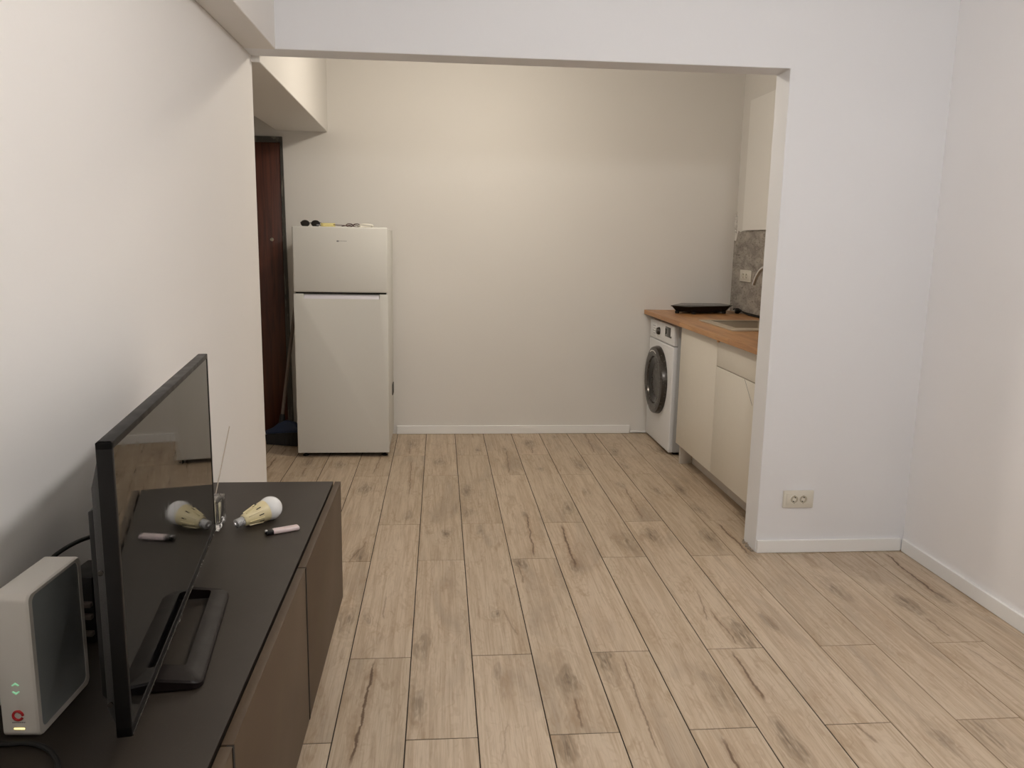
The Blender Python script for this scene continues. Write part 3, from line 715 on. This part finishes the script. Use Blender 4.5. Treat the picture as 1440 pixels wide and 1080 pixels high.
for x, z in ((.012,Z0_+.05),(.012,Z0_+.26),(.035,Z0_+.20)): MB().lathe([(.004,0),(.004,.003),(0,.004)], (x,.030,z), (-1,0,0), 10).build('screw', M['ringm'], tv, world=False)
# loop-shaped foot
sd = MB(); sx0, sx1, sy0, sy1 = .205, .603, -.068, .075
def arc(cx, cy, r, a0, a1, n=6): return [(cx+r*math.cos(math.radians(a0+(a1-a0)*i/n)), cy+r*math.sin(math.radians(a0+(a1-a0)*i/n))) for i in range(n+1)]
def rrect(x0,x1,y0,y1,r,n=5): return arc(x1-r,y0+r,r,-90,0,n)+arc(x1-r,y1-r,r,0,90,n)+arc(x0+r,y1-r,r,90,180,n)+arc(x0+r,y0+r,r,180,270,n)
outer = rrect(sx0,sx1,sy0,sy1,.018); inner = rrect(sx0+.055,sx1-.016,sy0+.036,sy1-.02,.006)
tb = bmesh.new()
def hgt(x, y): return .014 + .020*max(0, min(1, (y-sy0)/.08))
R0 = [tb.verts.new((x,y,.003 if sy0+.02 > y else .006)) for x,y in outer]; R1 = [tb.verts.new((x,y,hgt(x,y)-.004)) for x,y in outer]
R2 = [tb.verts.new((x*.985+(sx0+sx1)/2*.015,y*.94+.0*y,hgt(x,y))) for x,y in outer]; R3 = [tb.verts.new((x,y,hgt(x,y)-.002)) for x,y in inner]; R4 = [tb.verts.new((x,y,.004)) for x,y in inner]
N_ = len(outer)
for A, B in ((R0,R1),(R1,R2),(R2,R3),(R3,R4),(R4,R0)):
    for i in range(N_): tb.faces.new((A[i],A[(i+1)%N_],B[(i+1)%N_],B[i]))
bmesh.ops.recalc_face_normals(tb, faces=tb.faces)
sd._join(tb); sd.build('stand', M['standm'], tv, world=False)
MB().box(.33,.50,.018,.045,.012,.12,.006).build('neck', M['black'], tv, world=False)
for x, y in ((sx0+.02,sy0+.02),(sx1-.02,sy0+.02),(sx0+.02,sy1-.02),(sx1-.02,sy1-.02)): MB().lathe([(.007,0),(.007,.006)], (x,y,0), n=12).build('rubber_pad', M['rubber'], tv, world=False)

# ------------------------------------------------------------------ things on the cabinet
# LED bulb lying on its side
P_c, P_t = Vector((-.482,2.268,.6035)), Vector((-.562,2.185,.585))
axis = (P_c-P_t).normalized()
Lb = (P_c-P_t).length
bl = thing('light_bulb', 'white LED light bulb with ivory finned body lying on the cabinet', 'light bulb', (P_t.x,P_t.y,TZ1))
def along(h): return P_t + axis*h
R_ = .0340
gl = [(.0300,Lb-.016)]
for d in range(-28, 91, 8): gl.append((R_*math.cos(math.radians(d)) if d < 88 else 0, Lb+R_*math.sin(math.radians(d))))
gl[-1] = (0, Lb+R_)
MB().lathe(gl, P_t, axis, 40).build('globe', M['globe'], bl)
hbd = MB().lathe([(.0145,.028),(.0160,.030),(.0185,.042),(.0245,.066),(.0292,Lb-.024),(.0302,Lb-.014),(.0250,Lb-.010)], P_t, axis, 40).build('heat_sink', M['ivory'], bl)
q = Vector((0,0,1)).rotation_difference(axis).to_matrix().to_4x4()
for i in range(8):
    a = 2*math.pi*i/8+.2
    m = Matrix.Translation(along(.060)) @ q @ Matrix.Rotation(a,4,'Z') @ Matrix.Translation((.0232,0,0)) @ Matrix.Rotation(.20,4,'Y')
    MB().box(-.0016,.0022,-.0011,.0011,-.022,.020,.0006,mat=m).build('fin', M['ivory'], hbd)
    m = Matrix.Translation(along(.073)) @ q @ Matrix.Rotation(a+math.pi/8,4,'Z') @ Matrix.Translation((.0256,0,0)) @ Matrix.Rotation(.20,4,'Y')
    MB().box(-.0012,.0008,-.0014,.0014,-.007,.007,.0004,mat=m).build('vent_slot', M['hole'], hbd)
sc = [(0,.0),(.0045,.0005),(.0050,.003)]
MB().lathe(sc+[(.007,.0045),(.0,.0045)], P_t, axis, 20).build('contact', M['steel'], bl)
th = [(.0075,.004)]
for i in range(6): th += [(.0128,.0065+i*.0036),(.0114,.0083+i*.0036)]
MB().lathe(th+[(.0128,.028),(.0148,.030),(0,.030)], P_t, axis, 28).build('screw_cap', M['steel'], bl)

# lighter
la, lb_ = Vector((-.388,2.185)), Vector((-.471,2.143)); ld = (la-lb_)
lt = thing('lighter', 'pale pink disposable lighter with black end on the cabinet', 'lighter', (lb_.x,lb_.y,TZ1), math.atan2(ld.y, ld.x))
Ll = ld.length
MB().box(.019, Ll, -.0115, .0115, 0.0, .0125, .005, 4).build('body', M['pinkw'], lt, world=False)
MB().box(.0, .024, -.0108, .0108, .0004, .0120, .004, 3).build('cap', M['black'], lt, world=False)
MB().lathe([(.0035,-.005),(.0045,-.004),(.0045,.004),(.0035,.005)], (.004,0,.0085), (0,1,0), 16).build('wheel', M['steel'], lt, world=False)

# glass cube
gc = thing('glass_holder', 'small square clear glass holder beside the television edge', 'glass', (-.632,2.216,TZ1), .04)
g = MB(); g.box(-.031,.031,-.043,.043,.0005,.082,.003,3); g.build('body', M['glass'], gc, world=False)
g = MB(); g.box(-.022,.022,-.033,.033,.018,.0815,.006,3); bmesh.ops.reverse_faces(g.bm, faces=g.bm.faces); g.build('hollow', M['glass'], gc, world=False)
MB().box(-.0215,.0215,-.0325,.0325,.0185,.060,.005,3).build('wax', M['liquid'], gc, world=False)
# thin rod leaning behind
rd = MB().tube([(-.664,2.345,TZ1+.003),(-.664,2.575,.772)], .0017, 8, smooth=False).build('thin_rod', M['rod'])
tag(centre(rd), 'thin grey rod rising behind the far edge of the television', 'rod')
ws = MB().box(-.005,.005,-.014,.014,0,.006,.002).build('small_white_stick', M['whitep'])
ws.location = (-.548,1.648,TZ1); ws.rotation_euler = (0,0,.2); tag(ws, 'tiny white stick lying inside the television foot', 'stick')

# router
RW, RD, RH = .058, .168, .243
rt = thing('router', 'white upright router with grey side panel beside the television', 'router', (-.665,1.242,TZ1), -.055)
def rr_prism(mb, y0, y1, z0, z1, r, x0, x1, bev):
    mb.prism([(y,z) for y,z in rrect(y0,y1,z0,z1,r,6)], x0, x1, axis='x', bev=bev, seg=2)
sh = MB(); rr_prism(sh, 0, RD, 0, RH, .012, -RW/2, RW/2-.004, .0015); sh.build('shell', M['router'], rt, world=False)
fm = bmesh.new()
oo = rrect(0,RD,0,RH,.012,6); ii = rrect(.010,RD-.013,.012,RH-.006,.012,6)
A = [fm.verts.new((RW/2-.0045,y,z)) for y,z in oo]; B = [fm.verts.new((RW/2-.001,y*.98+.0017,z*.985+.0018)) for y,z in oo]; D_ = [fm.verts.new((RW/2-.0002,y,z)) for y,z in ii]; E_ = [fm.verts.new((RW/2-.0045,y,z)) for y,z in ii]
for p, q_ in ((A,B),(B,D_),(D_,E_),(E_,A)):
    for i in range(len(oo)): fm.faces.new((p[i],p[(i+1)%len(oo)],q_[(i+1)%len(oo)],q_[i]))
bmesh.ops.recalc_face_normals(fm, faces=fm.faces)
mm = MB(); mm._join(fm); mm.build('rim', M['router'], rt, world=False)
mm = MB(); rr_prism(mm, .009, RD-.012, .011, RH-.005, .012, RW/2-.005, RW/2-.0012, .0005); tag(mm.build('side_panel', M['routerg'], rt, world=False), 'slate grey side panel')
FYR = -.0008
mk = MB(); lx = -.003
pts = [(lx+.0075*math.cos(a), FYR, .040+.0075*math.sin(a)) for a in [2*math.pi*i/36 for i in range(34)]]
mk.tube(pts, .0021, 8, smooth=False)
mk.lathe([(.0028,0),(.0028,.0008),(0,.001)], (lx+.0025,.0,.0465), (0,-1,0), 14)
tag(mk.build('emblem', M['red'], rt, world=False), 'red ring emblem')
mk = MB()
for i in range(7): mk.box(lx-.010+i*.003, lx-.008+i*.003, -.0005, .0005, .0270, .0285)
mk.build('print', M['greyp'], rt, world=False, smooth=False)
MB().box(lx-.0085, lx+.0085, -.0008, .0006, .0155, .0182, .0004).build('power_light', M['led_y'], rt, world=False)
for z in (.078, .093):
    mk = MB(); mk.prism([(lx-.006-.0,z-.0008),(lx+.0,z+.0035),(lx+.006,z-.0008),(lx+.0045,z-.002),(lx,z+.0008),(lx-.0045,z-.002)] if z > .08 else [(lx-.006,z+.0028),(lx-.0045,z+.004),(lx,z+.0012),(lx+.0045,z+.004),(lx+.006,z+.0028),(lx,z-.0015)], -.0007, .0004, axis='y')
    mk.build('status_light', M['led_g'], rt, world=False, smooth=False)
# things behind the television
ad = thing('power_adapter', 'black adapter block standing behind the television and router', 'adapter', (-.700,1.600,TZ1), -.1)
MB().box(-.025,.03,-.045,.045,0,.138,.004).build('body', M['blackm'], ad, world=False)
for z, y in ((.080,-.046),(.055,-.046),(.02,-.046)):
    MB().box(-.012,.030,y-.012,y,z,z+.010,.002).build('connector', M['stick'], ad, world=False)
kc = MB().tube([(-.640,1.70,.735),(-.668,1.655,.762),(-.70,1.575,.776),(-.72,1.49,.770),(-.732,1.44,.735),(-.725,1.44,.66),(-.705,1.435,.60)], .0042, 10).build('black_cable', M['rubber'])
tag(centre(kc), 'black cable arching between the router and television', 'cable')
kc = MB().tube([(-.742,1.24,.5745),(-.69,1.222,.5745),(-.645,1.221,.5745),(-.605,1.200,.5745),(-.572,1.155,.5745),(-.555,1.08,.5745),(-.56,.98,.5745)], .0043, 10).build('black_cable', M['rubber'])
tag(centre(kc), 'black cable curving on the cabinet in front of the router', 'cable')
